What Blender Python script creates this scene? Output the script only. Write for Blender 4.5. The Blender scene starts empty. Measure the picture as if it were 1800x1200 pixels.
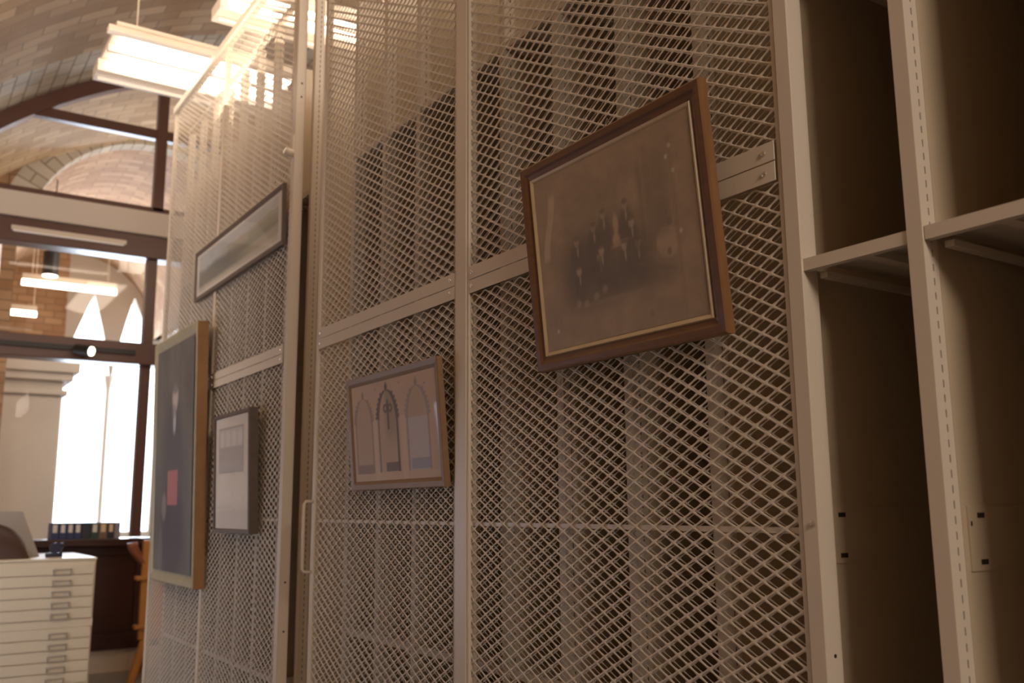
import bpy, math, random
import numpy as np
from mathutils import Matrix, Vector
random.seed(7)
rng = np.random.default_rng(5)
S = bpy.context.scene
C = S.collection
PI = math.pi

# ------------------------------------------------------------------ camera
cam = bpy.data.cameras.new('camera')
camo = bpy.data.objects.new('camera', cam)
C.objects.link(camo)
A = [(0.552, 0.834, -0.007), (-0.149, 0.0905, -0.985), (-0.820, 0.545, 0.174)]
rx = Vector(A[0]).normalized()
bk = (-Vector(A[2])).normalized()
up = bk.cross(rx).normalized()
rx = up.cross(bk).normalized()
M = Matrix((rx, up, bk)).transposed().to_4x4()
M.translation = Vector((0, 0, 1.45))
camo.matrix_world = M
cam.sensor_width = 36
cam.lens = 33.0
cam.clip_start = 0.05
cam.clip_end = 200
cam.dof.use_dof = True
cam.dof.focus_distance = 2.3
cam.dof.aperture_fstop = 3.6
S.camera = camo

# ------------------------------------------------------------------ world + colour
w = bpy.data.worlds.new('sky')
S.world = w
w.use_nodes = True
w.node_tree.nodes['Background'].inputs[0].default_value = (0.80, 0.90, 1.0, 1)
w.node_tree.nodes['Background'].inputs[1].default_value = 5.0
S.view_settings.view_transform = 'Standard'
S.view_settings.look = 'None'
S.view_settings.gamma = 1
S.view_settings.use_curve_mapping = False
S.view_settings.exposure = 0.0

# ------------------------------------------------------------------ large lights
def area(name, loc, size, sizey, power, col, direction):
    l = bpy.data.lights.new(name, 'AREA')
    l.shape = 'RECTANGLE'; l.size = size; l.size_y = sizey
    l.energy = power; l.color = col
    o = bpy.data.objects.new(name, l); C.objects.link(o)
    o.location = loc
    o.rotation_euler = Vector(direction).to_track_quat('-Z', 'Y').to_euler()
    return o
WARM = (1.0, 0.77, 0.55)
# daylight entering through the lancet windows of the corridor
area('daylight', (-18.6, 3.3, 2.9), 1.7, 3.6, 450, (0.72, 0.84, 1.0), (1, -0.08, -0.02))

# ------------------------------------------------------------------ materials
def mat(name, col, rough=0.5, metal=0.0, coat=0.0, noise=0.0, nscale=8.0, bump=0.0, emit=None, estr=0.0, stretch=(1, 1, 1), col2=None):
    m = bpy.data.materials.new(name); m.use_nodes = True
    nt = m.node_tree; b = nt.nodes['Principled BSDF']
    b.inputs['Roughness'].default_value = rough
    b.inputs['Metallic'].default_value = metal
    b.inputs['Coat Weight'].default_value = coat
    b.inputs['Coat Roughness'].default_value = 0.15
    b.inputs['Base Color'].default_value = (*col, 1)
    if noise or bump or col2:
        tc = nt.nodes.new('ShaderNodeTexCoord')
        mp = nt.nodes.new('ShaderNodeMapping'); mp.inputs['Scale'].default_value = stretch
        n = nt.nodes.new('ShaderNodeTexNoise'); n.inputs['Scale'].default_value = nscale
        n.inputs['Detail'].default_value = 5
        nt.links.new(tc.outputs['Object'], mp.inputs[0]); nt.links.new(mp.outputs[0], n.inputs['Vector'])
        mx = nt.nodes.new('ShaderNodeMix'); mx.data_type = 'RGBA'
        c2 = col2 if col2 else tuple(min(1, c * (1 + noise)) for c in col)
        c1 = col if col2 else tuple(c * (1 - noise) for c in col)
        mx.inputs[6].default_value = (*c1, 1); mx.inputs[7].default_value = (*c2, 1)
        nt.links.new(n.outputs['Fac'], mx.inputs[0]); nt.links.new(mx.outputs[2], b.inputs['Base Color'])
        if bump:
            bp = nt.nodes.new('ShaderNodeBump'); bp.inputs['Strength'].default_value = bump
            bp.inputs['Distance'].default_value = 0.01
            nt.links.new(n.outputs['Fac'], bp.inputs['Height']); nt.links.new(bp.outputs[0], b.inputs['Normal'])
    if emit:
        b.inputs['Emission Color'].default_value = (*emit, 1); b.inputs['Emission Strength'].default_value = estr
    return m

def brick(name, c1, c2, mortar, bw, bh, msize=0.008, squash=1.0):
    m = bpy.data.materials.new(name); m.use_nodes = True
    nt = m.node_tree; b = nt.nodes['Principled BSDF']; b.inputs['Roughness'].default_value = 0.75
    uv = nt.nodes.new('ShaderNodeUVMap'); uv.uv_map = 'UV'
    t = nt.nodes.new('ShaderNodeTexBrick')
    t.inputs['Color1'].default_value = (*c1, 1); t.inputs['Color2'].default_value = (*c2, 1); t.inputs['Mortar'].default_value = (*mortar, 1)
    t.inputs['Scale'].default_value = 1.0; t.inputs['Brick Width'].default_value = bw; t.inputs['Row Height'].default_value = bh
    t.inputs['Mortar Size'].default_value = msize; t.inputs['Mortar Smooth'].default_value = 0.3
    n = nt.nodes.new('ShaderNodeTexNoise'); n.inputs['Scale'].default_value = 1.7; n.inputs['Detail'].default_value = 6
    mx = nt.nodes.new('ShaderNodeMix'); mx.data_type = 'RGBA'; mx.blend_type = 'MULTIPLY'; mx.inputs[0].default_value = 0.55
    cr = nt.nodes.new('ShaderNodeValToRGB'); cr.color_ramp.elements[0].position = 0.3; cr.color_ramp.elements[1].position = 0.7
    cr.color_ramp.elements[0].color = (0.62, 0.55, 0.48, 1); cr.color_ramp.elements[1].color = (1, 1, 1, 1)
    nt.links.new(uv.outputs[0], t.inputs['Vector']); nt.links.new(uv.outputs[0], n.inputs['Vector'])
    nt.links.new(n.outputs['Fac'], cr.inputs[0]); nt.links.new(t.outputs['Color'], mx.inputs[6]); nt.links.new(cr.outputs[0], mx.inputs[7])
    nt.links.new(mx.outputs[2], b.inputs['Base Color'])
    bp = nt.nodes.new('ShaderNodeBump'); bp.inputs['Strength'].default_value = 0.4; bp.inputs['Distance'].default_value = 0.01; bp.invert = True
    nt.links.new(t.outputs['Fac'], bp.inputs['Height']); nt.links.new(bp.outputs[0], b.inputs['Normal'])
    return m

def glassmat(name, tint=(0.94, 0.96, 0.97), ior=1.45):
    m = bpy.data.materials.new(name); m.use_nodes = True
    nt = m.node_tree; nt.nodes.clear()
    o = nt.nodes.new('ShaderNodeOutputMaterial'); tr = nt.nodes.new('ShaderNodeBsdfTransparent'); tr.inputs[0].default_value = (*tint, 1)
    g = nt.nodes.new('ShaderNodeBsdfGlossy'); g.inputs['Roughness'].default_value = 0.02
    f = nt.nodes.new('ShaderNodeFresnel')
    ge = nt.nodes.new('ShaderNodeNewGeometry'); mi = nt.nodes.new('ShaderNodeMix')   # a thin pane reflects the same from both of its sides
    mi.inputs[2].default_value = ior; mi.inputs[3].default_value = 1 / ior
    nt.links.new(ge.outputs['Backfacing'], mi.inputs[0]); nt.links.new(mi.outputs[0], f.inputs['IOR'])
    mx = nt.nodes.new('ShaderNodeMixShader')
    nt.links.new(f.outputs[0], mx.inputs[0]); nt.links.new(tr.outputs[0], mx.inputs[1]); nt.links.new(g.outputs[0], mx.inputs[2])
    nt.links.new(mx.outputs[0], o.inputs[0])
    return m

def attrmat(name, rough=0.6, coat=0.0):
    m = bpy.data.materials.new(name); m.use_nodes = True
    nt = m.node_tree; b = nt.nodes['Principled BSDF']; b.inputs['Roughness'].default_value = rough
    b.inputs['Coat Weight'].default_value = coat; b.inputs['Coat Roughness'].default_value = 0.05
    a = nt.nodes.new('ShaderNodeVertexColor'); a.layer_name = 'Col'
    nt.links.new(a.outputs['Color'], b.inputs['Base Color'])
    return m

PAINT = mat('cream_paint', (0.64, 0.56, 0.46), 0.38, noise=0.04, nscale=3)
PAINT_SHADED = mat('cream_paint_shaded', (0.50, 0.41, 0.29), 0.33, noise=0.10, nscale=2)  # the cream paint again, darkened for the shade inside the bays
SCREW = mat('zinc_screw', (0.75, 0.72, 0.68), 0.25, metal=1)
HOLE_SHADE = mat('hole_shade', (0.02, 0.016, 0.012), 0.9)  # near-black colour painted for the shade inside slots and holes
CABINET = mat('cabinet_enamel', (0.68, 0.60, 0.455), 0.45, noise=0.03)
HANDLE = mat('handle_metal', (0.42, 0.37, 0.30), 0.4, metal=0.3)
DKWOOD = mat('dark_mahogany', (0.045, 0.015, 0.012), 0.3, noise=0.35, nscale=4, stretch=(1, 1, 8))
BRONZE = mat('brown_painted_frame', (0.12, 0.058, 0.045), 0.35, noise=0.1)
FRAMEWOOD = mat('oak_frame', (0.085, 0.032, 0.012), 0.38, col2=(0.19, 0.085, 0.035), nscale=14, stretch=(1, 6, 6), bump=0.15)
FRAMEEDGE = mat('oak_frame_edge', (0.15, 0.075, 0.03), 0.42, col2=(0.27, 0.14, 0.055), nscale=10, stretch=(6, 6, 1), bump=0.1)
LINER = mat('cream_liner', (0.55, 0.42, 0.26), 0.4, noise=0.15, nscale=30)
TANWOOD = mat('tan_frame_wood', (0.20, 0.115, 0.055), 0.45, col2=(0.29, 0.18, 0.095), nscale=12, stretch=(1, 4, 4))
GREYWOOD = mat('grey_brown_frame', (0.115, 0.08, 0.06), 0.45, noise=0.2, nscale=20)
GILT = mat('gilt_frame', (0.32, 0.27, 0.17), 0.45, noise=0.2, nscale=12)
GILTEDGE = mat('wooden_frame_side', (0.36, 0.19, 0.07), 0.5, noise=0.2, nscale=12)
CREAMWALL = mat('cream_plaster', (0.62, 0.52, 0.41), 0.8, noise=0.04, nscale=2)
PALEWALL = mat('pale_stone', (0.60, 0.54, 0.47), 0.8, noise=0.08, nscale=2)
FLOORM = mat('grey_floor', (0.30, 0.28, 0.27), 0.4, noise=0.08, nscale=3)
WHITEBEAM = mat('white_beam', (0.72, 0.65, 0.58), 0.6)
YELWOOD = mat('golden_oak', (0.45, 0.19, 0.045), 0.4, col2=(0.62, 0.30, 0.085), nscale=6, stretch=(3, 3, 0.6))
GLASS = glassmat('window_glass')
PICGLASS = glassmat('picture_glass', (0.98, 0.98, 0.98), 1.28)
TUBE = mat('lit_tube', (1, 1, 1), 0.5, emit=(1.0, 0.86, 0.72), estr=9)
LAMPFACE = mat('lit_diffuser', (1, 1, 1), 0.5, emit=(1.0, 0.86, 0.70), estr=6)
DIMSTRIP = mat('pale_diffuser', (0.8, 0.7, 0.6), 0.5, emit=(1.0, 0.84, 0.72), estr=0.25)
HOUSING = mat('lamp_housing', (0.75, 0.66, 0.56), 0.4)
BLACK = mat('black_metal', (0.02, 0.018, 0.018), 0.45)
TILE = brick('vault_tile', (0.36, 0.235, 0.125), (0.55, 0.40, 0.25), (0.30, 0.215, 0.13), 0.32, 0.16, 0.008)
TILE2 = brick('small_vault_tile', (0.40, 0.22, 0.11), (0.58, 0.38, 0.22), (0.30, 0.19, 0.11), 0.30, 0.12, 0.010)
WHITEBRICK = brick('white_arch_brick', (0.47, 0.42, 0.34), (0.62, 0.56, 0.47), (0.28, 0.22, 0.16), 0.30, 0.14, 0.010)
PRINT = attrmat('print_surface', 0.55)

# ------------------------------------------------------------------ mesh helpers
class MB:
    def __init__(s): s.v = []; s.f = []; s.mi = []; s.uv = []
    def quad(s, a, b, c, d, m=0, uv=None):
        n = len(s.v); s.v += [a, b, c, d]; s.f.append((n, n + 1, n + 2, n + 3)); s.mi.append(m); s.uv.append(uv)
    def box(s, x0, x1, y0, y1, z0, z1, m=0):
        n = len(s.v)
        s.v += [(x0, y0, z0), (x1, y0, z0), (x1, y1, z0), (x0, y1, z0), (x0, y0, z1), (x1, y0, z1), (x1, y1, z1), (x0, y1, z1)]
        for f in ((0, 3, 2, 1), (4, 5, 6, 7), (0, 1, 5, 4), (1, 2, 6, 5), (2, 3, 7, 6), (3, 0, 4, 7)):
            s.f.append(tuple(n + i for i in f)); s.mi.append(m); s.uv.append(None)
        return s
    def tube(s, pts, r, seg=8, m=0, caps=True):
        pts = [Vector(p) for p in pts]; rings = []
        for i, p in enumerate(pts):
            t = (pts[min(i + 1, len(pts) - 1)] - pts[max(i - 1, 0)]).normalized()
            a = t.orthogonal().normalized() if i == 0 else (rings_a - t * rings_a.dot(t)).normalized()
            rings_a = a; b = t.cross(a); n = len(s.v); rr = r[i] if isinstance(r, (list, tuple)) else r
            for k in range(seg):
                an = 2 * PI * k / seg; q = p + a * math.cos(an) * rr + b * math.sin(an) * rr; s.v.append(tuple(q))
            rings.append(n)
        for i in range(len(rings) - 1):
            for k in range(seg):
                s.f.append((rings[i] + k, rings[i] + (k + 1) % seg, rings[i + 1] + (k + 1) % seg, rings[i + 1] + k)); s.mi.append(m); s.uv.append(None)
        if caps:
            s.f.append(tuple(rings[0] + k for k in reversed(range(seg)))); s.mi.append(m); s.uv.append(None)
            s.f.append(tuple(rings[-1] + k for k in range(seg))); s.mi.append(m); s.uv.append(None)
        return s
    def build(s, name, mats, parent=None, bevel=0.0, smooth=False, data_only=False):
        me = bpy.data.meshes.new(name); me.from_pydata(s.v, [], s.f)
        if not isinstance(mats, (list, tuple)): mats = [mats]
        for m in mats: me.materials.append(m)
        me.polygons.foreach_set('material_index', s.mi)
        if any(u is not None for u in s.uv):
            l = me.uv_layers.new(name='UV'); k = 0
            for f, u in zip(s.f, s.uv):
                for j in range(len(f)):
                    if u is not None: l.data[k].uv = u[j]
                    k += 1
        if smooth: me.polygons.foreach_set('use_smooth', [True] * len(me.polygons))
        me.update()
        if data_only: return me
        o = bpy.data.objects.new(name, me); C.objects.link(o)
        if parent: o.parent = parent
        if bevel:
            b = o.modifiers.new('bevel', 'BEVEL'); b.width = bevel; b.segments = 2; b.limit_method = 'ANGLE'
        return o
def B(*a):
    return MB().box(*a)
def link(name, me, parent, loc=(0, 0, 0), rot=(0, 0, 0)):
    o = bpy.data.objects.new(name, me); C.objects.link(o); o.parent = parent; o.location = loc; o.rotation_euler = rot
    return o
def tag(o, label, cat, group=None):
    o['label'] = label; o['category'] = cat
    if group: o['group'] = group
    return o
def thing(name, label, cat, loc=(0, 0, 0), rot=(0, 0, 0), group=None):
    o = bpy.data.objects.new(name, None); C.objects.link(o); o.empty_display_size = 0.1
    o.location = loc; o.rotation_euler = rot
    return tag(o, label, cat, group)
def struct(o):
    o['kind'] = 'structure'; return o

# ------------------------------------------------------------------ the hall: floor, walls, tiled vault
VC = (3.83, 1.15); VR = 5.13
struct(B(-18.6, 5, -1.45, 9.2, -0.1, 0).build('floor', FLOORM))
struct(B(-9.5, 5, -1.5, -1.3, 0, 1.2).build('wall_left', CREAMWALL))
struct(B(-9.5, 5, 8.96, 9.16, 0, 1.2).build('wall_right', CREAMWALL))
struct(B(5, 5.2, -1.5, 9.2, 0, 7).build('wall_near', CREAMWALL))
def vault(name, x0, x1, cy, cz, r, a0, a1, m, n=64, th=0.12, swap=False):
    b = MB(); L = r * (a1 - a0) / n
    for i in range(n):
        t0 = a0 + (a1 - a0) * i / n; t1 = a0 + (a1 - a0) * (i + 1) / n
        p = [(cy + math.cos(t) * q, cz + math.sin(t) * q) for t in (t0, t1) for q in (r, r + th)]
        u0, u1 = i * L, (i + 1) * L
        def Q(x): return [(x0, u0), (x1, u0), (x1, u1), (x0, u1)] if swap else [(u0, x0), (u0, x1), (u1, x1), (u1, x0)]
        b.quad((x0, *p[0]), (x1, *p[0]), (x1, *p[2]), (x0, *p[2]), 0, Q(0))
        b.quad((x0, *p[1]), (x0, *p[3]), (x1, *p[3]), (x1, *p[1]), 0, Q(0))
        for x in (x0, x1):   # end faces, bricks set radially
            b.quad((x, *p[0]), (x, *p[2]), (x, *p[3]), (x, *p[1]), 0, [(0, u0), (0, u1), (th, u1), (th, u0)])
    return b.build(name, m, smooth=False)
struct(vault('ceiling', -8.75, 5, VC[0], VC[1], VR, 0, PI, TILE))
struct(vault('trim_1', -9.62, -8.75, VC[0], VC[1], VR, 0, PI, WHITEBRICK, swap=True))

w2 = bpy.data.objects.new('window_2', None); C.objects.link(w2); struct(w2); w2.location = (-6.25, -1.13, 0)
SKYPANE = mat('daylight_pane', (.8, .9, 1), .3, emit=(0.72, 0.80, 1.0), estr=3.2)
for a, c in ((-1.0, -.02), (.02, 1.0)):
    B(a, c, -.005, .005, .62, 1.93).build('glass_pane', SKYPANE, w2)
for (a, c, z0, z1) in ((-1.07, 1.07, .54, .618), (-1.07, 1.07, 1.932, 2.01), (-1.07, -1.002, .62, 1.93), (1.002, 1.07, .62, 1.93), (-.018, .018, .62, 1.93)):
    B(a, c, -.04, .03, z0, z1).build('window_frame', DKWOOD, w2)

# ------------------------------------------------------------------ glazed partition at the far end
XG = -9.6
def arc_band(b, x0, x1, cy, cz, r0, r1, a0, a1, n=64, m=0):
    for i in range(n):
        t0 = a0 + (a1 - a0) * i / n; t1 = a0 + (a1 - a0) * (i + 1) / n
        P = lambda t, r: (cy + math.cos(t) * r, cz + math.sin(t) * r)
        a, c, d, e = P(t0, r0), P(t1, r0), P(t1, r1), P(t0, r1)
        for x in (x0, x1): b.quad((x, *a), (x, *c), (x, *d), (x, *e), m)
        b.quad((x0, *a), (x1, *a), (x1, *c), (x0, *c), m); b.quad((x0, *e), (x1, *e), (x1, *d), (x0, *d), m)
win = bpy.data.objects.new('window_1', None); C.objects.link(win); struct(win)
b = MB(); arc_band(b, XG - 0.06, XG + 0.06, VC[0], VC[1], VR - 0.14, VR - 0.002, 0.02, PI - 0.02); b.build('arched_frame', BRONZE, win)
B(XG - .04, XG + .04, 0.72, 6.94, 5.18, 5.28).build('glazing_bar', BRONZE, win)
for y in (-0.6, 2.02, 4.7, 7.3):
    zt = VC[1] + math.sqrt((VR - 0.05) ** 2 - (y + .05 - VC[0]) ** 2)
    B(XG - .05, XG + .05, y, y + .10, 4.42, zt).build('mullion', BRONZE, win)
    B(XG - .05, XG + .05, y - .02, y + .075, 3.05, 3.92).build('mullion', BRONZE, win)
    B(XG - .05, XG + .05, y - .02, y + .07, 1.2, 2.85).build('mullion', BRONZE, win)
B(XG - .05, XG + .05, .05, 7.6, 4.37, 4.45).build('glazing_bar', BRONZE, win)
B(XG - .12, XG + .12, -1.28, 8.94, 2.84, 3.05).build('transom', BRONZE, win, 0.008)
B(XG - .12, XG + .10, -1.28, 8.94, 3.91, 4.135).build('header', BRONZE, win, 0.008)
for (z0, z1, y0, y1) in ((4.45, 5.2, .3, 7.3), (3.05, 3.92, -1.1, 8.8), (1.2, 2.85, -1.28, 8.9)):
    pn = MB(); pn.quad((XG, y0, z0), (XG, y1, z0), (XG, y1, z1), (XG, y0, z1)); pn.build('glass_pane', GLASS, win)
b = MB(); n = 40
for i in range(n):
    y0 = 0.9 + (6.76 - 0.9) * i / n; y1 = 0.9 + (6.76 - 0.9) * (i + 1) / n
    t0 = VC[1] + math.sqrt((VR - .1) ** 2 - (y0 - VC[0]) ** 2); t1 = VC[1] + math.sqrt((VR - .1) ** 2 - (y1 - VC[0]) ** 2)
    b.quad((XG, y0, 5.24), (XG, y1, 5.24), (XG, y1, max(t1, 5.24)), (XG, y0, max(t0, 5.24)))
b.build('glass_pane', GLASS, win)
struct(B(XG - .10, XG + .14, -1.28, 8.94, 4.137, 4.375).build('trim_2', WHITEBEAM, None, 0.005))
sill = struct(B(XG - .12, XG + .26, -1.28, 8.94, 1.13, 1.195).build('trim_3', DKWOOD, None, 0.006))
wl = MB().box(XG - .1, XG + .10, -1.28, 2.13, 0.2, 1.128)
wl.box(XG + .101, XG + .13, -1.28, 2.13, 1.04, 1.128).box(XG + .101, XG + .15, -1.28, 2.13, 0.2, 0.34)
for y in (-0.9, 0.1, 1.1, 2.05): wl.box(XG + .101, XG + .125, y, y + .08, 0.342, 1.038)
struct(wl.build('wall_far', DKWOOD, None, 0.004))
struct(B(XG - .1, XG + .11, -1.28, 8.94, 0.0, 0.198).build('baseboard_far', PALEWALL))
struct(B(XG - .1, XG + .08, 2.14, 8.94, 0.2, 1.128).build('wall_far_right', DKWOOD))

# pale strip built in place of a reflection on the header, track with spotlight on the transom
t = thing('header_reflection', 'slim pale strip standing for a light reflection along the dark brown header beam below the white beam', 'lamp', (XG + .14, 1.27, 4.02))
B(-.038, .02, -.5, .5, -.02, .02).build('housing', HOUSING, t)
B(-.03, .01, -.48, .48, -.028, -.0205).build('diffuser', DIMSTRIP, t)  # faint glow imitates the reflected light
t = thing('track_spotlight', 'small black spotlight with a lit face on a dark track across the transom', 'lamp', (XG + .16, 1.5, 2.95))
B(-.038, -.01, -.75, .42, -.025, .02).build('track', BLACK, t)
B(-.01, .03, -.03, .03, -.04, .03).build('bracket', BLACK, t)
MB().tube([(.02, -.11, -.02), (.12, .0, -.045)], .05, 16).build('lamp_head', BLACK, t, smooth=False)
MB().tube([(.121, .001, -.0453), (.128, .008, -.047)], .043, 16).build('lamp_face', LAMPFACE, t)

# ------------------------------------------------------------------ corridor beyond the glass
struct(vault('ceiling_corridor', -12.0, -9.75, VC[0], VC[1], VR - .05, 0.05, PI - 0.05, TILE))
ac = (2.5, 4.57)
def cols(b, x0, x1, ys, zlo, zhi, hfun, uvs=1.0):
    for i in range(len(ys) - 1):
        a, c = ys[i], ys[i + 1]
        ha, hc = hfun(a), hfun(c)
        for x in (x0, x1):
            b.quad((x, a, ha), (x, c, hc), (x, c, zhi), (x, a, zhi), 0, [(a, ha), (c, hc), (c, zhi), (a, zhi)])
        b.quad((x0, a, ha), (x1, a, ha), (x1, c, hc), (x0, c, hc), 0, [(0, a), (abs(x1 - x0), a), (abs(x1 - x0), c), (0, c)])
b = MB(); R2 = 1.69
ys = [ac[0] + R2 * math.cos(PI - PI * i / 40) for i in range(41)]
cols(b, -12.0, -11.8, ys, 0, 6.25 + .2, lambda y: ac[1] + math.sqrt(max(0, R2 ** 2 - (y - ac[0]) ** 2)))
b2 = b
def uvbox(b, x0, x1, y0, y1, z0, z1):
    for x in (x0, x1): b.quad((x, y0, z0), (x, y1, z0), (x, y1, z1), (x, y0, z1), 0, [(y0, z0), (y1, z0), (y1, z1), (y0, z1)])
    for y in (y0, y1): b.quad((x0, y, z0), (x1, y, z0), (x1, y, z1), (x0, y, z1), 0, [(x0, z0), (x1, z0), (x1, z1), (x0, z1)])
uvbox(b, -12.0, -11.8, -1.2, ac[0] - R2, 0, 6.45); uvbox(b, -12.0, -11.8, ac[0] + R2, 8.9, 0, 6.45)
struct(b.build('wall_corridor_front', TILE2))
b = MB()
n = 44
for i in range(n):
    t0 = PI * i / n; t1 = PI * (i + 1) / n; u0 = t0 * 1.5; u1 = t1 * 1.5
    P = lambda t, r: (ac[0] + math.cos(t) * r, ac[1] + math.sin(t) * r)
    a, c, d, e = P(t0, 1.38), P(t1, 1.38), P(t1, 1.688), P(t0, 1.688)
    b.quad((-11.77, *a), (-11.77, *c), (-11.77, *d), (-11.77, *e), 0, [(0.01, u0), (0.01, u1), (.29, u1), (.29, u0)])
    b.quad((-11.77, *a), (-11.77, *c), (-12.0, *c), (-12.0, *a), 0, [(0, u0), (0, u1), (.25, u1), (.25, u0)])
    b.quad((-11.77, *e), (-11.77, *d), (-11.81, *d), (-11.81, *e), 0, [(0, u0), (0, u1), (.04, u1), (.04, u0)])
struct(b.build('trim_4', WHITEBRICK))
struct(vault('ceiling_passage', -18.0, -12.0, ac[0], ac[1], 1.45, 0, PI, TILE2, n=40))
b = MB(); uvbox(b, -18, -12, ac[0] - 1.6, ac[0] - 1.45, 0, ac[1]); struct(b.build('wall_passage_left', TILE2))
b = MB(); uvbox(b, -18, -12, ac[0] + 1.60, ac[0] + 1.75, 0, ac[1]); struct(b.build('wall_passage_right', PALEWALL))
# end wall with two lancets over one tall opening
def lancet(y, y0, ym, y1, zs, za):
    s = (y - y0) / (ym - y0) if y <= ym else (y1 - y) / (y1 - ym)
    s = min(max(s, 0), 1); return zs + (za - zs) * (s ** 0.82)
def hf(y):
    if 2.45 <= y <= 3.22: return lancet(y, 2.45, 2.9, 3.22, 3.9, 5.32)
    if 3.28 <= y <= 4.05: return lancet(y, 3.28, 3.58, 4.05, 3.9, 5.34)
    return 3.85
b = MB(); ys = list(np.linspace(2.45, 4.05, 61)); cols(b, -18.35, -18.0, ys, 0, 6.2, hf)
for (a, c, d, e) in ((4.05, 4.3, 0, 6.2), (2.45, 4.05, 0, 1.08)): uvbox(b, -18.35, -18.0, a, c, d, e)
b.quad((-18.35, 2.45, 1.08), (-18, 2.45, 1.08), (-18, 4.05, 1.08), (-18.35, 4.05, 1.08), 0, [(0, 0), (.35, 0), (.35, 1.6), (0, 1.6)])
struct(b.build('wall_passage_end', PALEWALL))
b = MB(); uvbox(b, -18.36, -17.98, 0.9, 2.449, 0, 6.2); struct(b.build('wall_passage_end_left', TILE2))
b = MB().tube([(-18.15, 3.25, 1.08), (-18.15, 3.25, 3.6)], .045, 12)
b.tube([(-18.15, 3.25, 3.6), (-18.15, 3.25, 3.86)], [.05, .11], 12); tag(b.build('window_column', PALEWALL), 'slim pale column between the two bright pointed windows', 'column')
# pillar with moulded capital
t = thing('stone_pillar', 'thick pale stone pillar with a stepped moulded capital behind the glass', 'pillar', (-13.4, 1.0, 0))
B(-.4, .4, -.8, .8, 0, 2.88).build('shaft', PALEWALL, t, 0.03)
b = MB()
for z0, z1, e in ((2.881, 2.95, .05), (2.951, 3.06, .0), (3.061, 3.16, .10), (3.161, 3.30, .16)): b.box(-.4 - e, .4 + e, -.8 - e, .8 + e, z0, z1)
b.build('capital', PALEWALL, t, 0.015)
# linear lamps and pendant in the passage
def vtop(y, cy=ac[0], cz=ac[1], r=1.45): return cz + math.sqrt(max(0, r * r - (y - cy) ** 2))
def linlamp(x, y0, y1, z, label, top):
    t = thing('linear_lamp', label, 'lamp', (x, (y0 + y1) / 2, z)); h = (y1 - y0) / 2
    B(-.04, .04, -h, h, .045, .13).build('housing', HOUSING, t, 0.005)
    MB().tube([(0, -h, .0), (0, h, .0)], .045, 10).build('tube', LAMPFACE, t, smooth=True)
    for s in (-.8, .8): MB().tube([(0, s * h, .13), (0, s * h, vtop((y0 + y1) / 2 + s * h) - z - .01)], .006, 6).build('rod', HOUSING, t)
linlamp(-15, 1.42, 2.71, 4.73, 'long lit strip lamp hanging in the passage behind the glass', 5.75 - .3)
linlamp(-16.5, 1.34, 1.81, 4.55, 'short lit strip lamp at the left edge of the view behind the glass', 5.2)
t = thing('pendant_lamp', 'dark cylindrical pendant lamp with a bright lit underside behind the glass', 'lamp', (-12.8, 1.52, 4.37))
MB().tube([(0, 0, 0.0), (0, 0, .30)], .095, 20).build('lamp_shade', BLACK, t)
MB().tube([(0, 0, -.012), (0, 0, -.001)], .088, 20).build('lamp_face', LAMPFACE, t)
MB().tube([(0, 0, .28), (0, 0, vtop(1.52) - 4.37 - .01)], .008, 6).build('cord', BLACK, t)
area('passage_light', (-15, 2.4, 4.6), 2.5, 1.5, 28, (1, .8, .58), (0, 0, 1))
area('corridor_fill', (-10.8, 4.6, 4.3), 1.0, 2.4, 130, (1, .84, .70), (-0.6, -0.9, -.25))  # unseen fill added to brighten the pillar beyond the glass

# ------------------------------------------------------------------ hall luminaires (hanging fluorescent troughs), unseen lights and added fills
def trough(x0, x1, y0, y1, z, label, power, col=WARM, grp=None):
    t = thing('ceiling_fixture', label, 'ceiling light', ((x0 + x1) / 2, (y0 + y1) / 2, z), group=grp)
    a = (x1 - x0) / 2; h = (y1 - y0) / 2
    B(-a + .02, a - .02, -h, h, .05, .09).build('housing', HOUSING, t, 0.004)
    B(a - .07, a, -h - .05, h, .005, .048).build('near_rail', HOUSING, t, 0.006)
    B(-a, -a + .20, -h - .02, h, -.04, .048).build('far_rail', HOUSING, t, 0.006)
    MB().tube([(-a + .1, -h, -.058), (-a + .1, h * .98, -.058)], .013, 8).build('tube', DIMSTRIP, t)
    g = (2 * a - .07 - .20 - .08) / 2
    B(a - .122 - g, a - .084 - g, -h, h, -.006, .047).build('divider', HOUSING, t, 0.003)
    B(a - .08 - g, a - .08, -h + .07, h - .03, .01, .046).build('diffuser', TUBE, t, 0.008)
    B(a - .135 - 2 * g, a - .125 - g, -h + .07, h - .03, .01, .046).build('diffuser', TUBE, t, 0.008)
    zt = VC[1] + math.sqrt(VR ** 2 - ((y0 + y1) / 2 - VC[0]) ** 2) - z
    for s in (-.7, .7): MB().tube([(0, s * h, .09), (0, s * h, zt - .12)], .006, 6).build('rod', HOUSING, t)
trough(-6.84, -6.10, 1.0, 2.25, 4.50, 'wide bright fluorescent ceiling fixture hanging left of the cage top', 70, (1, .84, .68))
trough(-5.75, -5.30, 1.52, 2.8, 4.6, 'bright ceiling fixture above the cage, cut by the top edge of the photo', 40, (1, .84, .68))
area('hall_light_near', (3.6, 0.2, 3.9), 1.2, 1.0, 135, (1, .83, .69), (-1.0, 0.32, -.5))
area('hall_fill_mid', (-4.2, -1.0, 4.0), 1.6, 0.8, 125, (1, .86, .75), (-0.1, 1.0, -.55))  # unseen frontal fill added to brighten screens and uprights
area('hall_fill_far', (-5.2, -0.85, 3.4), 0.8, 1.0, 75, (1, .86, .74), (-1, .55, .12))  # unseen fill added to lift the white beam and partition
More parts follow.
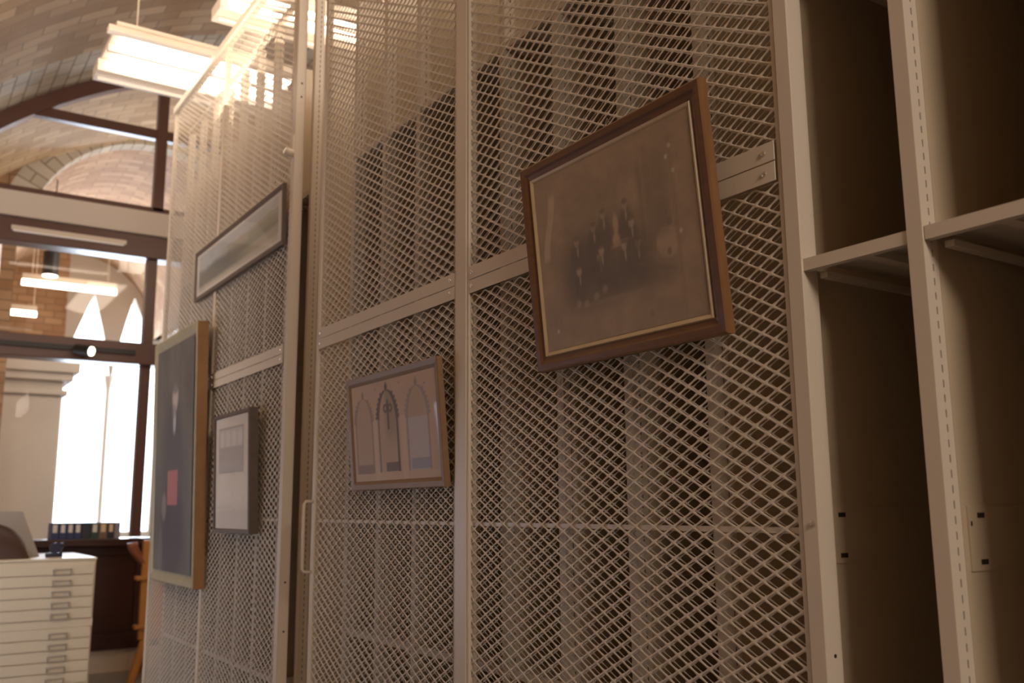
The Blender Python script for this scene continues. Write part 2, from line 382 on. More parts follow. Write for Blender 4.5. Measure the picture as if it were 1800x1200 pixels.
area('hall_fill_up', (-5.0, 0.6, 3.9), 5.0, 1.0, 70, (1, .82, .64), (-.2, 0, 1))  # unseen uplight added for soft bounce off the vault
area('hall_light_back', (-4.5, 5.5, 4.6), 5.0, 2.0, 160, (1, .82, .64), (0, 0, 1))
area('rack_top_light', (-3.4, 2.7, 5.0), 5.0, 0.5, 110, (1, .82, .66), (0, -.25, -1))

# ------------------------------------------------------------------ expanded metal
def expanded(x0, x1, z0, z1, L=0.0645, H=0.0349, t=0.0022, npt=12, ph=0.0, pw=1.18, ax=.81, az=.765, tilt=0.0):
    Aa, Bb = L / 2, H / 2
    th = np.arange(npt) * 2 * PI / npt
    c, s_ = np.cos(th), np.sin(th)
    k = 1 / (abs(c) + abs(s_)); ox, oz = c * k * Aa, s_ * k * Bb
    k2 = 1 / (abs(c) ** pw + abs(s_) ** pw) ** (1 / pw); ix, iz = c * k2 * Aa * ax, s_ * k2 * Bb * az
    ni = int((x1 - x0) / Aa) + 3; nj = int((z1 - z0) / Bb) + 3
    I, J = np.meshgrid(np.arange(ni), np.arange(nj), indexing='ij')
    msk = (I + J) % 2 == 0
    cx = x0 + I[msk] * Aa - Aa * ph; cz = z0 + J[msk] * Bb
    ok = (cx > x0 - Aa) & (cx < x1 + Aa) & (cz > z0 - Bb) & (cz < z1 + Bb); cx, cz = cx[ok], cz[ok]
    n = len(cx)
    # raised strands: the upper edge of every strand leans forward, the lower edge back
    def ring(px, pz, y, lean):
        v = np.empty((n, npt, 3)); v[..., 0] = np.clip(cx[:, None] + px, x0, x1); v[..., 2] = np.clip(cz[:, None] + pz, z0, z1)
        v[..., 1] = y + lean; return v
    lo = -np.sign(iz) * tilt * (abs(iz) > Bb * .1); z_ = np.zeros(npt)
    V = np.concatenate([ring(ox, oz, 0, z_), ring(ix, iz, 0, lo), ring(ix, iz, t, lo), ring(ox, oz, t, z_)], 1).reshape(-1, 3)
    k = np.arange(npt); k1 = (k + 1) % npt; F = []
    for a in range(3):
        F.append(np.stack([a * npt + k, a * npt + k1, (a + 1) * npt + k1, (a + 1) * npt + k], 1))
    F = np.concatenate(F)[None] + (np.arange(n) * 4 * npt)[:, None, None]
    F = F.reshape(-1, 4).astype(np.int32)
    me = bpy.data.meshes.new('mesh_panel')
    me.vertices.add(len(V)); me.vertices.foreach_set('co', V.ravel())
    me.loops.add(F.size); me.loops.foreach_set('vertex_index', F.ravel())
    me.polygons.add(len(F)); me.polygons.foreach_set('loop_start', np.arange(0, F.size, 4, dtype=np.int32))
    me.polygons.foreach_set('loop_total', np.full(len(F), 4, dtype=np.int32))
    me.materials.append(PAINT); me.update(); me.validate()
    return me

def screw_mesh():
    b = MB().tube([(0, 0, 0), (0, -.0035, 0), (0, -.005, 0)], [.0062, .0058, .003], 12)
    return b.build('screw', SCREW, data_only=True)
SCR = screw_mesh()

def cage(name, label, XL, XMl, XMr, XR, post0, post1, mesh_pts, mesh_res, hb=True, handle=False, side_z=4.22):
    t = thing(name, label, 'mesh screen', (0, 1.5, 0)); Y = 0.0
    ZB, ZT = 0.06, side_z
    # frame: stiles, bottom rail, top rail
    B(XL, XL + .030, -.0, .028, ZB, ZT).build('stile', PAINT, t, 0.003)
    B(XR - .012, XR, .004, .030, ZB, ZT).build('stile', PAINT, t, 0.002)
    B(XL, post1, -.004, .032, 0.0, ZB - .001).build('bottom_rail', PAINT, t, 0.003)
    B(XL, post1, -.012, .035, ZT + .001, ZT + .05).build('top_rail', PAINT, t, 0.004)
    # mid member (two thin lips with a seam)
    m = MB().box(XMl, XMr, -.002, .030, ZB, ZT)
    if XMr - XMl > .05:
        m.box(XMl + .012, XMr - .012, -.006, -.0021, ZB, ZT)
    m.build('mid_post', PAINT, t, 0.003)
    # end post
    m = MB().box(post0, post1, -.001, .0015, 0, ZT).box(post1 - .002, post1, .0016, .045, 0, ZT).box(post0, post0 + .002, .0016, .045, 0, ZT).box(post0, post1, .0451, .047, 0, ZT)
    m.build('post', PAINT, t, 0.0012)
    spans = ((XL + .030, XMl), (XMr, XR - .012))
    for k, (a, c) in enumerate(spans):
        for (z0, z1) in ((ZB, 2.118), (2.2095, ZT)):
            me = expanded(a - .004, c + .004, z0, z1, npt=mesh_res, ph=.35 * k)
            me2 = expanded(a - .004, c + .004, z0, z1, npt=mesh_res, ph=.35 * k + .1, ax=.87, az=.83, t=.0018)
            link('mesh_panel', me, t, (0, .006, 0))
            link('mesh_panel', me2, t, (0, .025, 0))
        for (z0, z1) in ((2.12, 2.1625), (2.1650, 2.2075)):
            B(a + .001, c - .001, -.0025, .0, z0, z1).build('rail', PAINT, t, 0.001)
            for xx in (a + .018, c - .03):
                link('screw', SCR, t, (xx, -.0026, (z0 + z1) / 2))
        B(a, c, .0115, .0205, 1.395, 1.407).build('crossbar', PAINT, t)
    if handle:
        x = XL + .012; z0, z1 = 1.195, 1.48
        pts = [(x, .0, z0), (x, -.03, z0), (x, -.038, z0 + .012), (x, -.038, z1 - .012), (x, -.03, z1), (x, .0, z1)]
        MB().tube(pts, .0065, 10).build('door_handle', PAINT, t, smooth=True)
    return t

cgA = cage('mesh_screen', 'near cream expanded-mesh storage screen holding the group photograph', -3.778, -2.588, -2.499, -1.241, -1.2375, -1.2025, 12, 12, handle=True)
link('screw', SCR, cgA, (-1.214, -.0012, 1.415))
m = MB()
for z in (1.17,): m.tube([(-1.2024, .026, z), (-1.2020, .026, z)], .004, 8)
m.build('bolt_hole', HOLE_SHADE, cgA)  # dark disc paints the shade in the hole
cgB = cage('mesh_screen', 'far cream expanded-mesh storage screen holding the panorama and the dark portrait', -6.58, -5.37, -5.335, -4.172, -4.17, -4.127, 8, 8)
for z in (3.49, 3.42, 1.13, 0.92): MB().tube([(-4.1269, .026, z), (-4.1265, .026, z)], .005, 8).build('bolt_hole', HOLE_SHADE, cgB)
MB().tube([(-4.14, -.001, 3.13), (-4.14, -.03, 3.13), (-4.14, -.045, 3.135)], [.018, .022, .018], 12).box(-4.16, -4.125, -.012, -.001, 3.13, 3.22).build('latch', PAINT, cgB)

# ------------------------------------------------------------------ slotted steel shelving behind and beside
def upright_mesh(wd, z1, yd=.043, pitch=.026):
    b = MB()
    b.box(0, wd, 0, .002, 0, z1)                      # front face
    b.box(0, .002, .0021, yd, 0, z1)                  # left flange
    b.box(wd - .002, wd, .0021, .0235, 0, z1).box(wd - .002, wd, .0272, yd, 0, z1)
    z = 0.0
    while z < z1:                                     # bridges between the slots
        b.box(wd - .002, wd, .0236, .0271, z, min(z + pitch - .0135, z1)); z += pitch
    b.box(0.0021, wd - .0022, yd - .004, yd - .002, 0, z1, 1)
    b.box(wd - .0055, wd - .0045, .019, .032, 0, z1, 1)  # near-black sheets paint the shade seen through the slots
    return b.build('upright', [PAINT, HOLE_SHADE], data_only=True)
UP = upright_mesh(.0305, 4.05)
PITCH = .2932
def panel_mesh(z1, y0=.044, y1=.88):
    b = MB().box(0, .0018, y0, y1, 0.02, z1); return b.build('side_panel', PAINT_SHADED, data_only=True)
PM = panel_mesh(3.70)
PMR = panel_mesh(4.0)
def bracket_mesh():
    b = MB(); z0, z1, y0, y1 = 1.337, 1.447, .058, .87
    b.box(0, .003, y0, y1, z0, z1)
    for z in (1.352, 1.431):
        for y in (.086, .80): b.box(.0031, .0034, y, y + .022, z - .0045, z + .0045, 1)  # dark patches paint the shade of the bracket slots
    b.box(.0031, .0034, .064, .069, 1.413, 1.421, 1)
    return b.build('bracket', [PAINT_SHADED, HOLE_SHADE], data_only=True)
BM_ = bracket_mesh()
def shelf_mesh(wd, th=.025, d=.85):
    b = MB(); b.box(0, wd, 0.0, d, th - .0015, th)              # top sheet
    b.box(0, wd, 0, .0015, 0, th - .0016); b.box(0, wd, d - .0015, d, 0, th - .0016)
    b.box(0, wd, .0016, .018, 0, .0015)                         # return flange under the lip
    b.box(0.012, .030, .04, d - .02, -.012, .0)                 # side support rail
    b.box(wd - .030, wd - .012, .04, d - .02, -.012, .0)
    b.box(wd * .45, wd * .55, .02, d - .02, .004, th - .002)    # stiffener
    return b.build('shelf', PAINT, data_only=True)
SHW = PITCH - .0305 - .002
SH = shelf_mesh(SHW)

def rack(label, xs, y, shelves, pm, brk=False, back=None, ztop=4.05, backz=3.70, upz=None):
    t = thing('steel_shelving', label, 'shelving', (0, y, 0))
    for i, x in enumerate(xs):
        link('upright', UP, t, (x, 0, 0))
        link('upright', UP, t, (x, .83, 0))
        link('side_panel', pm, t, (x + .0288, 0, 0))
        if brk: link('bracket', BM_, t, (x + .0307, 0, 0))
        if i < len(xs) - 1:
            for z in shelves: link('shelf', SH, t, (x + .0325, .004, z))
    x0, x1 = min(xs), max(xs) + .03
    B(x0, x1, .884, .886, 0.02, backz).build('back_panel', PAINT_SHADED, t)
    B(x0, x1, 0, .02, ztop + .001, ztop + .03).build('top_rail', PAINT, t)
    B(x0, x1, .86, .88, ztop + .001, ztop + .03).build('top_rail', PAINT, t)
    return t
xsR = [-1.2605 + PITCH * k for k in range(0, 7)]
# right-hand open unit: the post of the near screen stands in front of its first upright
tR = rack('open cream steel shelving bays at the right, beside the near mesh screen', xsR[1:], 1.5, (0.08,), PMR, brk=True, backz=4.0)
link('shelf', SH, tR, (xsR[0] + .0325 + .022, .004, .08))
link('side_panel', PMR, tR, (-1.2290, .004, 0)); link('bracket', BM_, tR, (-1.2271, .004, 0))
for i, x in enumerate(xsR[:-1]):
    for z in (1.9135, 2.60 if i == 0 else 2.72, 3.4): link('shelf', SH, tR, (x + .0325 + (.022 if i == 0 else 0), .004, z))
B(-1.23, xsR[1], .884, .886, .02, 4.0).build('back_panel', PAINT_SHADED, tR)
link('upright', UP, tR, (-1.2605, .83, 0))
rack('cream slotted shelving standing behind the near mesh screen', [-1.2605 - PITCH * k for k in range(8, 0, -1)], 1.575, (0.96, 2.935), PM)
rack('cream slotted shelving standing behind the far mesh screen', [-4.115 - PITCH * k for k in range(8, -1, -1)], 1.575, (0.66, 2.935), PM)

# ------------------------------------------------------------------ pictures
def smooth(x, a, b_):
    t = np.clip((x - a) / (b_ - a), 0, 1); return t * t * (3 - 2 * t)
def vnoise(U, V, sc, seed=0):
    r = np.random.default_rng(seed); g = r.random((64, 64)); x = U * sc; y = V * sc
    xi = np.floor(x).astype(int); yi = np.floor(y).astype(int); fx = x - xi; fy = y - yi
    fx = fx * fx * (3 - 2 * fx); fy = fy * fy * (3 - 2 * fy)
    G = lambda i, j: g[i % 64, j % 64]
    return (G(xi, yi) * (1 - fx) + G(xi + 1, yi) * fx) * (1 - fy) + (G(xi, yi + 1) * (1 - fx) + G(xi + 1, yi + 1) * fx) * fy
def fbm(U, V, sc, seed=0):
    return sum(vnoise(U, V, sc * 2 ** k, seed + k) * .5 ** k for k in range(4)) / 1.875
def print_sheet(w_, h_, fn, nx, nz, parent, y, name='print', gain=1.0):
    U, V = np.meshgrid(np.linspace(0, 1, nx), np.linspace(0, 1, nz), indexing='xy')   # V up
    col = fn(U, V)
    X = (U - .5) * w_; Z = V * h_
    co = np.stack([X, np.full_like(X, y), Z], -1).reshape(-1, 3)
    idx = np.arange(nx * nz).reshape(nz, nx)
    F = np.stack([idx[:-1, :-1], idx[:-1, 1:], idx[1:, 1:], idx[1:, :-1]], -1).reshape(-1, 4)
    me = bpy.data.meshes.new(name); me.from_pydata(co.tolist(), [], F.tolist())
    at = me.color_attributes.new('Col', 'FLOAT_COLOR', 'POINT')
    c4 = np.ones((nx * nz, 4), dtype=np.float32); c4[:, :3] = np.clip(col.reshape(-1, 3) * gain, 0, .85)
    at.data.foreach_set('color', c4.ravel()); me.materials.append(PRINT); me.update()
    o = bpy.data.objects.new(name, me); C.objects.link(o); o.parent = parent
    return o
def lerp(a, b_, t): return a * (1 - t[..., None]) + np.array(b_) * t[..., None]
def const(U, c): return np.ones(U.shape + (3,)) * np.array(c)

def moulding(w_, h_, prof, mats_idx, name, mats, parent):
    """prof: list of (inset, y) from the outer back edge round to the inner edge; mitred corners."""
    b = MB(); R = []
    for ins, y in prof:
        R.append([(-w_ / 2 + ins, y, ins), (w_ / 2 - ins, y, ins), (w_ / 2 - ins, y, h_ - ins), (-w_ / 2 + ins, y, h_ - ins)])
    for i in range(len(R) - 1):
        for k in range(4):
            b.quad(R[i][k], R[i][(k + 1) % 4], R[i + 1][(k + 1) % 4], R[i + 1][k], mats_idx[i])
    return b.build(name, mats, parent)

def picture(name, label, cat, x0, x1, z0, z1, yf, lean, depth, prof, idx, mats, win_in, fn, nx, nz, liner=None, glass=True, hook=True, gain=1.2):
    """yf: y of the front face at the bottom edge; lean: how far the top edge stands further out."""
    h = math.hypot(z1 - z0, lean); a = math.asin(lean / h)
    t = thing(name, label, cat, ((x0 + x1) / 2, yf + depth, z0), (a, 0, 0)); w_ = x1 - x0
    # front is toward -y; tipping about the bottom edge brings the top forward
    moulding(w_, h, prof, idx, 'frame', mats, t)
    B(-w_ / 2 + .004, w_ / 2 - .004, -.003, -.001, .004, h - .004).build('backing_board', LINER, t)
    if liner:
        moulding(w_, h, liner[0], [0] * (len(liner[0]) - 1), 'liner', liner[1], t)
    p = print_sheet(w_ - 2 * win_in, h - 2 * win_in, fn, nx, nz, t, -depth + .008, 'print', gain); p.location = (0, 0, win_in)
    if glass:
        gx, gz0, gz1, gy = w_ / 2 - win_in + .002, win_in - .002, h - win_in + .002, -depth + .006
        gp = MB(); gp.quad((-gx, gy, gz0), (gx, gy, gz0), (gx, gy, gz1), (-gx, gy, gz1)); gp.build('glass_pane', PICGLASS, t)
    if hook:
        m = MB().tube([(-.04, .004, h - .03), (0, .022 - lean * .2, h + .035), (.04, .004, h - .03)], .0012, 5)
        m.build('hanging_wire', SCREW, t)
    return t

# -- 1 group photograph
def fn1(U, V):
    n = fbm(U, V, 6, 3); n2 = fbm(U, V, 20, 9)
    c = const(U, (0.235, 0.165, 0.11)) * (0.85 + .3 * n)[..., None]
    # darker, blurred photographic area, soft edge
    e = smooth(U, .14, .24) * (1 - smooth(U, .84, .90)) * smooth(V, .18, .26) * (1 - smooth(V, .74 - .02, .92))
    c = lerp(c, (0.165, 0.118, 0.083), e * .55 * (.6 + .6 * n))
    def ell(cx, cy, rx_, ry, colr, a=1., soft=.3, rot=0.):
        nonlocal c
        x = (U - cx) * math.cos(rot) + (V - cy) * math.sin(rot); y = -(U - cx) * math.sin(rot) + (V - cy) * math.cos(rot)
        d = np.sqrt((x / rx_) ** 2 + (y / ry) ** 2)
        c = lerp(c, colr, (1 - smooth(d, 1 - soft, 1 + soft)) * a)
    dk = (0.060, 0.046, 0.038); md = (0.10, 0.075, 0.058); sk = (0.23, 0.175, 0.125)
    # tall backdrop drapes / curtain
    for x, wd in ((.70, .012), (.745, .02), (.80, .04)): ell(x, .60, wd, .26, (0.13, .085, .055), .5, .6)
    ell(.60, .70, .035, .10, (0.28, .20, .13), .5, .6); ell(.655, .72, .03, .09, (0.29, .21, .14), .5, .6)
    # crowd mass
    ell(.30, .43, .15, .17, dk, .75, .5); ell(.52, .42, .20, .20, dk, .55, .5); ell(.36, .30, .20, .14, dk, .65, .5); ell(.63, .38, .12, .13, md, .7, .5)
    ell(.60, .29, .22, .08, dk, .6, .5, -.25)
    # standing row: bodies then heads
    for x, y in ((.27, .565), (.39, .61), (.46, .66), (.60, .665)):
        ell(x, y - .12, .048, .115, dk, .8, .35); ell(x, y + .0, .017, .028, sk, .85, .4); ell(x, y + .018, .018, .014, (.09, .06, .045), .8, .4)
        ell(x + .004, y - .055, .007, .028, (.30, .24, .18), .6, .5)
    # instrument and papers
    ell(.535, .58, .016, .055, (.33, .25, .16), .85, .4); ell(.53, .50, .022, .035, (.34, .25, .15), .85, .4); ell(.56, .475, .06, .014, (.26, .19, .13), .8, .4, .15)
    # seated row
    for x, y in ((.27, .40), (.415, .44), (.43, .47), (.575, .455), (.655, .445), (.63, .56)):
        ell(x, y - .10, .042, .09, dk, .7, .4); ell(x, y, .017, .027, (.30, .235, .17), .85, .4); ell(x, y + .022, .017, .012, (.07, .05, .04), .7, .4)
        ell(x + .003, y - .05, .006, .03, (.33, .27, .2), .6, .5)
    for x, y in ((.43, .26), (.37, .235), (.25, .22), (.30, .21)): ell(x, y, .018, .02, (.26, .2, .15), .7, .6)
    # drum at right with emblem
    ell(.825, .40, .062, .080, (.30, .22, .15), .75, .2); ell(.83, .35, .012, .018, (.10, .07, .05), .8, .5)
    ell(.80, .52, .05, .09, (.12, .085, .062), .5, .4); ell(.845, .495, .015, .022, (.09, .065, .05), .7, .3)
    ell(.74, .30, .12, .012, (.10, .075, .055), .7, .5, -.35)
    ell(.45, .20, .2, .012, (.22, .17, .125), .5, .6)
    # damage: torn pale patch top-left, spots top-right, streak
    x0 = .085 + .03 * np.sin(V * 9); tear = (1 - smooth(abs(U - x0 - .02 * (V - .7)), .018, .026)) * smooth(V, .50, .54) * (1 - smooth(V, .86, .90))
    c = lerp(c, (0.36, 0.28, 0.20), tear * .9)
    for x, y in ((.885, .865), (.862, .815), (.892, .735), (.085, .10), (.90, .43)): ell(x, y, .009, .012, (.42, .40, .36), .8, .4)
    ell(.885, .45, .012, .45, (.16, .105, .065), .4, .7); ell(.70, .07, .012, .02, (.14, .10, .07), .7, .4)
    c = c * .76 + np.array((.27, .23, .185)) * .24
    return c * (.9 + .2 * n2)[..., None]
picture('framed_photograph', 'large oak-framed faded group photograph tilted forward on the near mesh screen', 'picture', -2.090, -1.384, 1.815, 2.385, 1.4725, .055, .024,
        [(0, 0), (0, -.022), (.004, -.025), (.020, -.024), (.026, -.019), (.036, -.017), (.039, -.0165)], [1, 1, 0, 0, 0, 0], [FRAMEWOOD, FRAMEEDGE], .052, fn1, 300, 260,
        liner=([(.0385, -.0168), (.041, -.021), (.047, -.019), (.053, -.014)], LINER), gain=1.7)

# -- 2 tracing of three gothic arches
def fn2(U, V):
    n = fbm(U, V, 5, 21)
    c = const(U, (0.46, 0.33, 0.235)) * (.9 + .2 * n)[..., None]
    def arch(cx, wd, spring, apex, foot, colr, alpha, lw=.012):
        nonlocal c
        # two-centred pointed outline
        t = np.clip((V - spring) / (apex - spring), 0, 1); half = wd * np.sqrt(np.clip(1 - t ** 1.7, 0, 1))
        d = abs(abs(U - cx) - half) * np.where(V > spring, .75, 1)
        m = (1 - smooth(d, lw * .6, lw)) * (V < apex) * (V > foot)
        c = lerp(c, colr, m * alpha)
        # crockets along the outside of the arch and finial
        for k in range(6):
            tt = (k + .6) / 6.4; yy = spring + (apex - spring) * tt; hh = wd * math.sqrt(max(0, 1 - tt ** 1.7)) + .018
            for s in (-1, 1):
                dd = np.hypot(U - cx - s * hh, (V - yy) * .62); c = lerp(c, colr, (1 - smooth(dd, .008, .016)) * alpha * .9)
        fin = (abs(U - cx) < .008) * (V > apex - .01) * (V < apex + .08); c = lerp(c, colr, fin * alpha)
        dd = np.hypot(U - cx, (V - apex - .03) * .62); c = lerp(c, colr, (1 - smooth(dd, .015, .022)) * alpha)
        inner = (abs(U - cx) < half - lw) * (V < apex) * (V > foot)
        return inner
    i1 = arch(.145, .105, .60, .86, .08, (.23, .155, .12), .75)
    c = lerp(c, (.37, .25, .17), i1 * .6)
    c = lerp(c, (.22, .14, .12), (abs(U - .145) < .10) * (V < .17) * (V > .075) * .8)
    i2 = arch(.445, .115, .60, .90, .08, (.085, .055, .045), .95, .016)
    c = lerp(c, (.25, .19, .12), i2 * smooth(U - .39, 0, .06) * smooth(V, .2, .6) * .8); c = lerp(c, (.35, .25, .16), i2 * .3)
    c = lerp(c, (.075, .05, .04), (1 - smooth(abs(U - .455), .008, .014)) * (V > .50) * (V < .80) * .9)
    for s in (-1, 1):
        dd = abs(np.hypot(U - .455 - s * .028, (V - .715) * .62) - .02); c = lerp(c, (.085, .055, .045), (1 - smooth(dd, .006, .012)) * .85)
    c = lerp(c, (.10, .065, .06), (abs(U - .49) < .085) * (V < .175) * (V > .085) * .85)
    i3 = arch(.79, .115, .58, .88, .08, (.26, .21, .19), .8)
    c = lerp(c, (.42, .40, .43), i3 * (V < .585) * .75); c = lerp(c, (.36, .28, .20), i3 * (V >= .585) * .5)
    c = lerp(c, (.24, .24, .32), (abs(U - .80) < .10) * (V < .19) * (V > .09) * .8)
    for x in (.30, .625):  # pale piers
        c = lerp(c, (.55, .43, .31), (1 - smooth(abs(U - x), .028, .034)) * (V < .62) * .6)
    for x, y in ((.31, .93), (.60, .94), (.885, .88)): c = lerp(c, (.22, .17, .14), (1 - smooth(np.hypot(U - x, V - y), .006, .014)) * .8)
    c = lerp(c, (.52, .39, .26), (V < .075) * .5)
    return c
picture('framed_drawing', 'small wooden-framed drawing of three pointed gothic arches on the near mesh screen', 'picture', -3.325, -2.610, 1.517, 1.932, 1.4775, .035, .021,
        [(0, 0), (0, -.019), (.003, -.021), (.020, -.019), (.030, -.014), (.032, -.0125)], [0] * 5, [TANWOOD], .032, fn2, 260, 170, gain=1.3)

# -- 3 panorama
def fn3(U, V):
    n = fbm(U * 3, V, 5, 31)
    c = const(U, (.40, .41, .40)) * (.9 + .2 * n)[..., None]
    hz = .55 + .12 * fbm(U * 2, U * 0, 4, 5)
    c = lerp(c, (.33, .29, .20), (V < hz + .12) * smooth(U, .25, .5) * .75)
    c = lerp(c, (.13, .135, .13), (1 - smooth(V, hz - .12, hz + .05)) * (1 - smooth(U, .35, .75)) * .85)
    c = lerp(c, (.19, .18, .15), (1 - smooth(abs(V - .33 - .15 * U), .03, .10)) * .6)
    c = lerp(c, (.24, .25, .18), (abs(U - .82) < .16) * (abs(V - .50) < .14) * .6)
    c = lerp(c, (.50, .46, .38), (1 - smooth(V, .10, .24)) * .8)
    br = (U < .035) | (U > .965) | (V < .07) | (V > .93)
    return lerp(c, (.55, .52, .46), br * .85)
picture('framed_panorama', 'long narrow dark-framed panoramic landscape high on the far mesh screen', 'picture', -5.715, -4.190, 2.690, 2.995, 1.4770, .006, .020,
        [(0, 0), (0, -.018), (.004, -.020), (.018, -.018), (.026, -.014)], [0] * 4, [GREYWOOD], .026, fn3, 300, 80)

# -- 4 sheet with a small picture
def fn4(U, V):
    n = fbm(U, V, 4, 41); c = const(U, (.60, .54, .46)) * (.95 + .1 * n)[..., None]
    r = (abs(U - .47) < .36) & (abs(V - .70) < .20); c = lerp(c, (.34, .31, .28), r * (V < .73) * .85)
    c = lerp(c, (.46, .42, .38), r * (V >= .73) * .7)
    for x in (.2, .38, .56, .74): c = lerp(c, (.58, .53, .47), (np.hypot(U - x, (V - .80) * .9) < .065) * .8)
    o = (abs(abs(U - .47) - .36) < .012) & (abs(V - .70) < .205) | (abs(abs(V - .70) - .20) < .008) & (abs(U - .47) < .37)
    return lerp(c, (.28, .25, .22), o * .7)
picture('framed_sheet', 'small deep brown frame with white sheet and little sketch on the far mesh screen', 'picture', -5.010, -4.430, 1.336, 1.935, 1.4520, .022, .045,
        [(0, 0), (0, -.043), (.003, -.045), (.017, -.045), (.021, -.040)], [0] * 4, [GREYWOOD], .021, fn4, 140, 150)

# -- 5 dark portrait painting
def fn5(U, V):
    n = fbm(U, V, 7, 51); c = const(U, (.088, .078, .068)) * (.7 + .6 * n)[..., None]
    def ell(cx, cy, rx_, ry, colr, a=1., soft=.3):
        nonlocal c
        d = np.sqrt(((U - cx) / rx_) ** 2 + ((V - cy) / ry) ** 2); c = lerp(c, colr, (1 - smooth(d, 1 - soft, 1 + soft)) * a)
    ell(.5, .42, .30, .32, (.062, .055, .056), .9); ell(.5, .16, .34, .22, (.050, .038, .045), .9); ell(.5, .60, .20, .12, (.06, .055, .056), .9)
    ell(.53, .76, .075, .060, (.34, .27, .24), .9); ell(.53, .805, .07, .03, (.09, .085, .085), .8)
    ell(.52, .655, .035, .055, (.34, .32, .32), .8); ell(.5, .70, .05, .03, (.16, .13, .13), .7)
    bk_ = (abs(U - .50) < .135) & (abs(V - .365) < .075); c = lerp(c, (.30, .10, .10), bk_ * .85)
    ell(.28, .28, .06, .06, (.20, .17, .15), .6); ell(.2, .08, .06, .12, (.12, .12, .12), .5)
    return c
picture('portrait_painting', 'tall dark oil portrait of a standing robed person holding a red book, gilt frame', 'painting', -6.250, -5.270, 1.030, 2.497, 1.4300, .045, .066,
        [(0, 0), (0, -.060), (.008, -.066), (.030, -.062), (.050, -.050), (.066, -.050)], [1, 0, 0, 0, 0], [GILT, GILTEDGE], .066, fn5, 120, 180, glass=False, gain=1.35)

# ------------------------------------------------------------------ flat-file cabinet at the left
t = thing('flat_file_cabinet', 'tall cream steel flat-file cabinet with many shallow drawers at the left edge', 'cabinet', (-7.5, .69, 0))
W2 = .655
B(-1.0, -.004, -W2, W2, 0.0, 1.098).build('body', CABINET, t, 0.004)
B(-1.0, .006, -W2 - .005, W2 + .005, 1.0985, 1.115).build('top_panel', CABINET, t, 0.003)
zz = 1.075
def drawer(z1, hgt):
    d = B(-.003, .012, -W2 + .012, W2 - .012, z1 - hgt + .003, z1 - .003).build('drawer', CABINET, t, 0.002)
    zc = z1 - hgt * .48
    for yc in (-.42, .43):
        b = MB().tube([(.012, yc - .058, zc), (.034, yc - .056, zc), (.040, yc - .048, zc), (.040, yc + .048, zc), (.034, yc + .056, zc), (.012, yc + .058, zc)], .005, 6)
        b.box(.0121, .014, yc - .06, yc + .06, zc - .004, zc + .004)
        for q in (-.056, .056): b.tube([(.013, yc + q, zc), (.022, yc + q * 1.02, zc - .036)], .005, 6)
        b.tube([(.022, yc - .057, zc - .036), (.022, yc + .057, zc - .036)], .004, 6)
        b.build('handle', HANDLE, d)
for k in range(5): drawer(zz, .0765); zz -= .0765
zz -= .055
for k in range(5): drawer(zz, .0765); zz -= .0765
B(-.0035, .006, -W2, W2, .6365, .6885).build('joint_rail', CABINET, t, 0.002)

# objects on the cabinet
PLASTIC_GREY = mat('grey_board', (0.30, 0.28, 0.26), 0.6); BROWN = mat('brown_leather', (0.05, 0.02, 0.012), 0.45, noise=.3, nscale=10)
NAVY = mat('navy_plastic', (0.02, 0.022, 0.05), 0.35)
b = MB(); y0, y1 = .3, .90
b.v += [(0, y0, 0), (0, y1 + .12, 0), (-.25, y1 + .12, 0), (-.25, y0, 0), (-.14, y0, .33), (-.14, y1, .33), (-.25, y1, .33), (-.25, y0, .33)]
for f in ((0, 3, 2, 1), (4, 5, 6, 7), (0, 1, 5, 4), (1, 2, 6, 5), (2, 3, 7, 6), (3, 0, 4, 7)): b.f.append(f); b.mi.append(0); b.uv.append(None)
o = b.build('book_cradle', PLASTIC_GREY, None, 0.006); o.location = (-7.9, 0, 1.116)
tag(o, 'grey slanted stand behind the brown leather case on the cabinet top', 'stand')
b = MB(); prof = []
for i in range(13):
    a = PI * i / 12 * .5; prof.append((.24 * math.sin(a) ** .9, a))
n0 = 18; rows = []
for i in range(n0 + 1):
    s = i / n0; y = .36 + .56 * s; hgt = .255 * (1 - s ** 5) ** .6 + .005
    ring = []
    for k in range(13):
        a = PI * k / 12; ring.append((-.11 * math.cos(a) * (1 - .3 * math.sin(a)), y, max(0.0, hgt * math.sin(a) ** .7)))
    rows.append(ring)
for r_ in rows: b.v += r_
for i in range(n0):
    for k in range(12):
        q = i * 13 + k; b.f.append((q, q + 1, q + 14, q + 13)); b.mi.append(0); b.uv.append(None)
b.f.append(tuple(range(13))); b.mi.append(0); b.uv.append(None)
t = thing('leather_case', 'rounded dark brown leather case lying on the cream cabinet', 'case', (-7.72, 0, 1.116))
b.build('body', BROWN, t, smooth=True)
MB().tube([(-.02, .50, .25), (-.02, .53, .29), (-.02, .66, .29), (-.02, .69, .245)], .010, 8).build('handle', BROWN, t)
t = thing('tape_dispenser', 'small dark navy desk gadget with a round wheel on the cabinet top', 'desk gadget', (-7.75, 1.10, 1.116))
B(-.03, .03, -.06, .05, 0, .03).build('base', NAVY, t, 0.006)
MB().tube([(-.015, 0, .065), (.015, 0, .065)], .038, 20).build('wheel', NAVY, t)
MB().tube([(0, .03, .03), (0, .05, .07), (0, .045, .10)], [.012, .010, .013], 10).build('lever', NAVY, t)

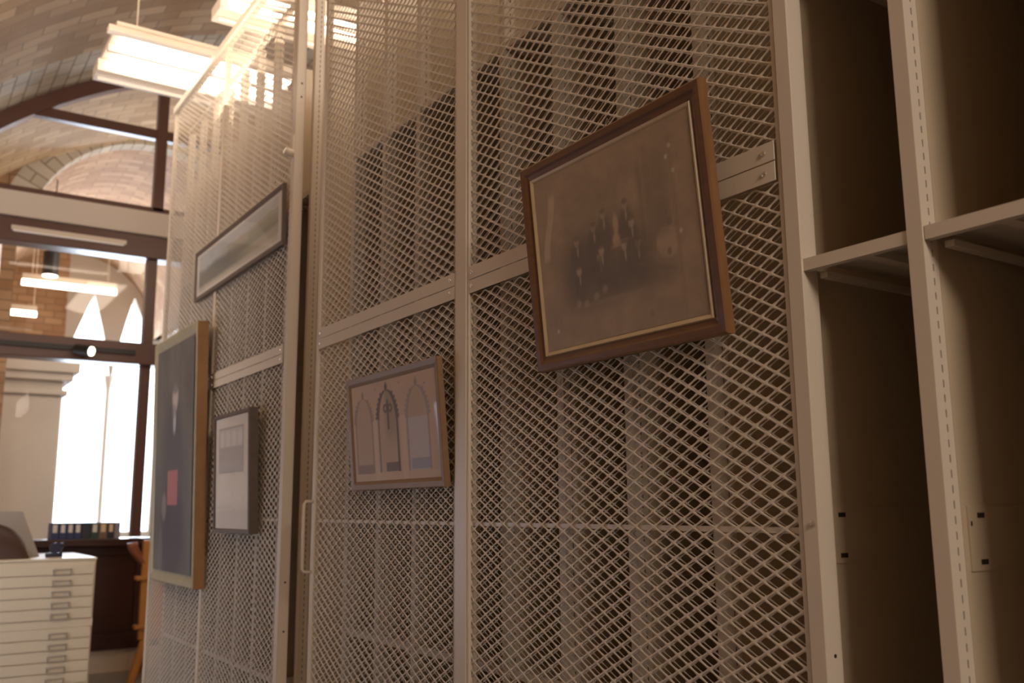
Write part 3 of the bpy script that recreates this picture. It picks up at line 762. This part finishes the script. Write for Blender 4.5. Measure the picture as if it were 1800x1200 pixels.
# ------------------------------------------------------------------ box files on the sill
blue = mat('blue_board', (0.03, 0.045, 0.13), 0.5); dark = mat('black_board', (0.03, 0.035, 0.05), 0.5); green = mat('green_board', (0.03, .07, .06), 0.5)
tanb = mat('tan_board', (.20, .13, .09), .6); greyb = mat('pale_grey_board', (.30, .30, .36), .6); labm = mat('paper_label', (.75, .72, .68), .8); labc = mat('cream_label', (.75, .60, .40), .8)
ys = 1.285
for cm, lm, wd, nm, tilt in ((blue, labm, .066, 'blue box file with white label at the left end of the row on the sill', 0), (blue, labm, .062, 'blue box file with white label, second from the left of the row on the sill', 0), (blue, labm, .060, 'blue box file with white label, third from the left of the row on the sill', 0), (blue, labm, .062, 'blue box file with white label beside the plain dark one on the sill', 0),
                             (dark, None, .075, 'plain dark box file without a label in the row on the sill', 0), (green, labm, .068, 'dark green box file with pale label in the row on the sill', 0), (tanb, labc, .072, 'brown box file with cream label next to the green one on the sill', 0), (dark, labc, .06, 'dark box file with tan label next to the pale grey one on the sill', 0), (greyb, None, .05, 'pale grey box file at the right end of the row on the sill', 1)):
    t = thing('box_file', nm, 'box file', (XG + .14, ys + wd / 2, 1.196), group='box files on the window sill')
    B(-.09, .09, -wd / 2 + .001, wd / 2 - .001, 0, .145).build('case', cm, t, 0.002)
    if lm: B(.0905, .092, -wd * .28, wd * .28, .06, .13).build('paper_label', lm, t)
    ys += wd + .001

# ------------------------------------------------------------------ wooden easel behind the cage end
t = thing('wooden_easel', 'golden oak easel with shaped post between the dark panel and the far screen', 'easel', (-8.8, 2.06, 0))
b = MB().box(-.03, .03, -.11, .14, .35, 1.19); b.build('mast', YELWOOD, t, 0.006)
B(-.05, .05, -.16, .22, .85, .885).build('ledge', YELWOOD, t, 0.006)
B(-.05, .05, -.15, .22, .44, .475).build('ledge', YELWOOD, t, 0.006)
MB().tube([(.0, -.05, .36), (.05, -.16, .0)], [.035, .035], 8).build('leg', YELWOOD, t)
MB().tube([(.0, .09, .36), (.05, .20, .0)], [.035, .035], 8).build('leg', YELWOOD, t)
MB().tube([(-.02, .02, .6), (-.5, .02, .0)], [.03, .03], 8).build('leg', YELWOOD, t)
RED = mat('reddish_wood', (.30, .11, .06), .5, noise=.2)
pts = [(.0, -.20 + .07 * (1 - math.cos(a)), 1.17 - .26 * a / PI * 1.0) for a in np.linspace(0, PI, 9)]
MB().tube(pts, [.045, .045, .042, .04, .036, .032, .03, .028, .024], 10).build('scroll_bracket', RED, t, smooth=True)
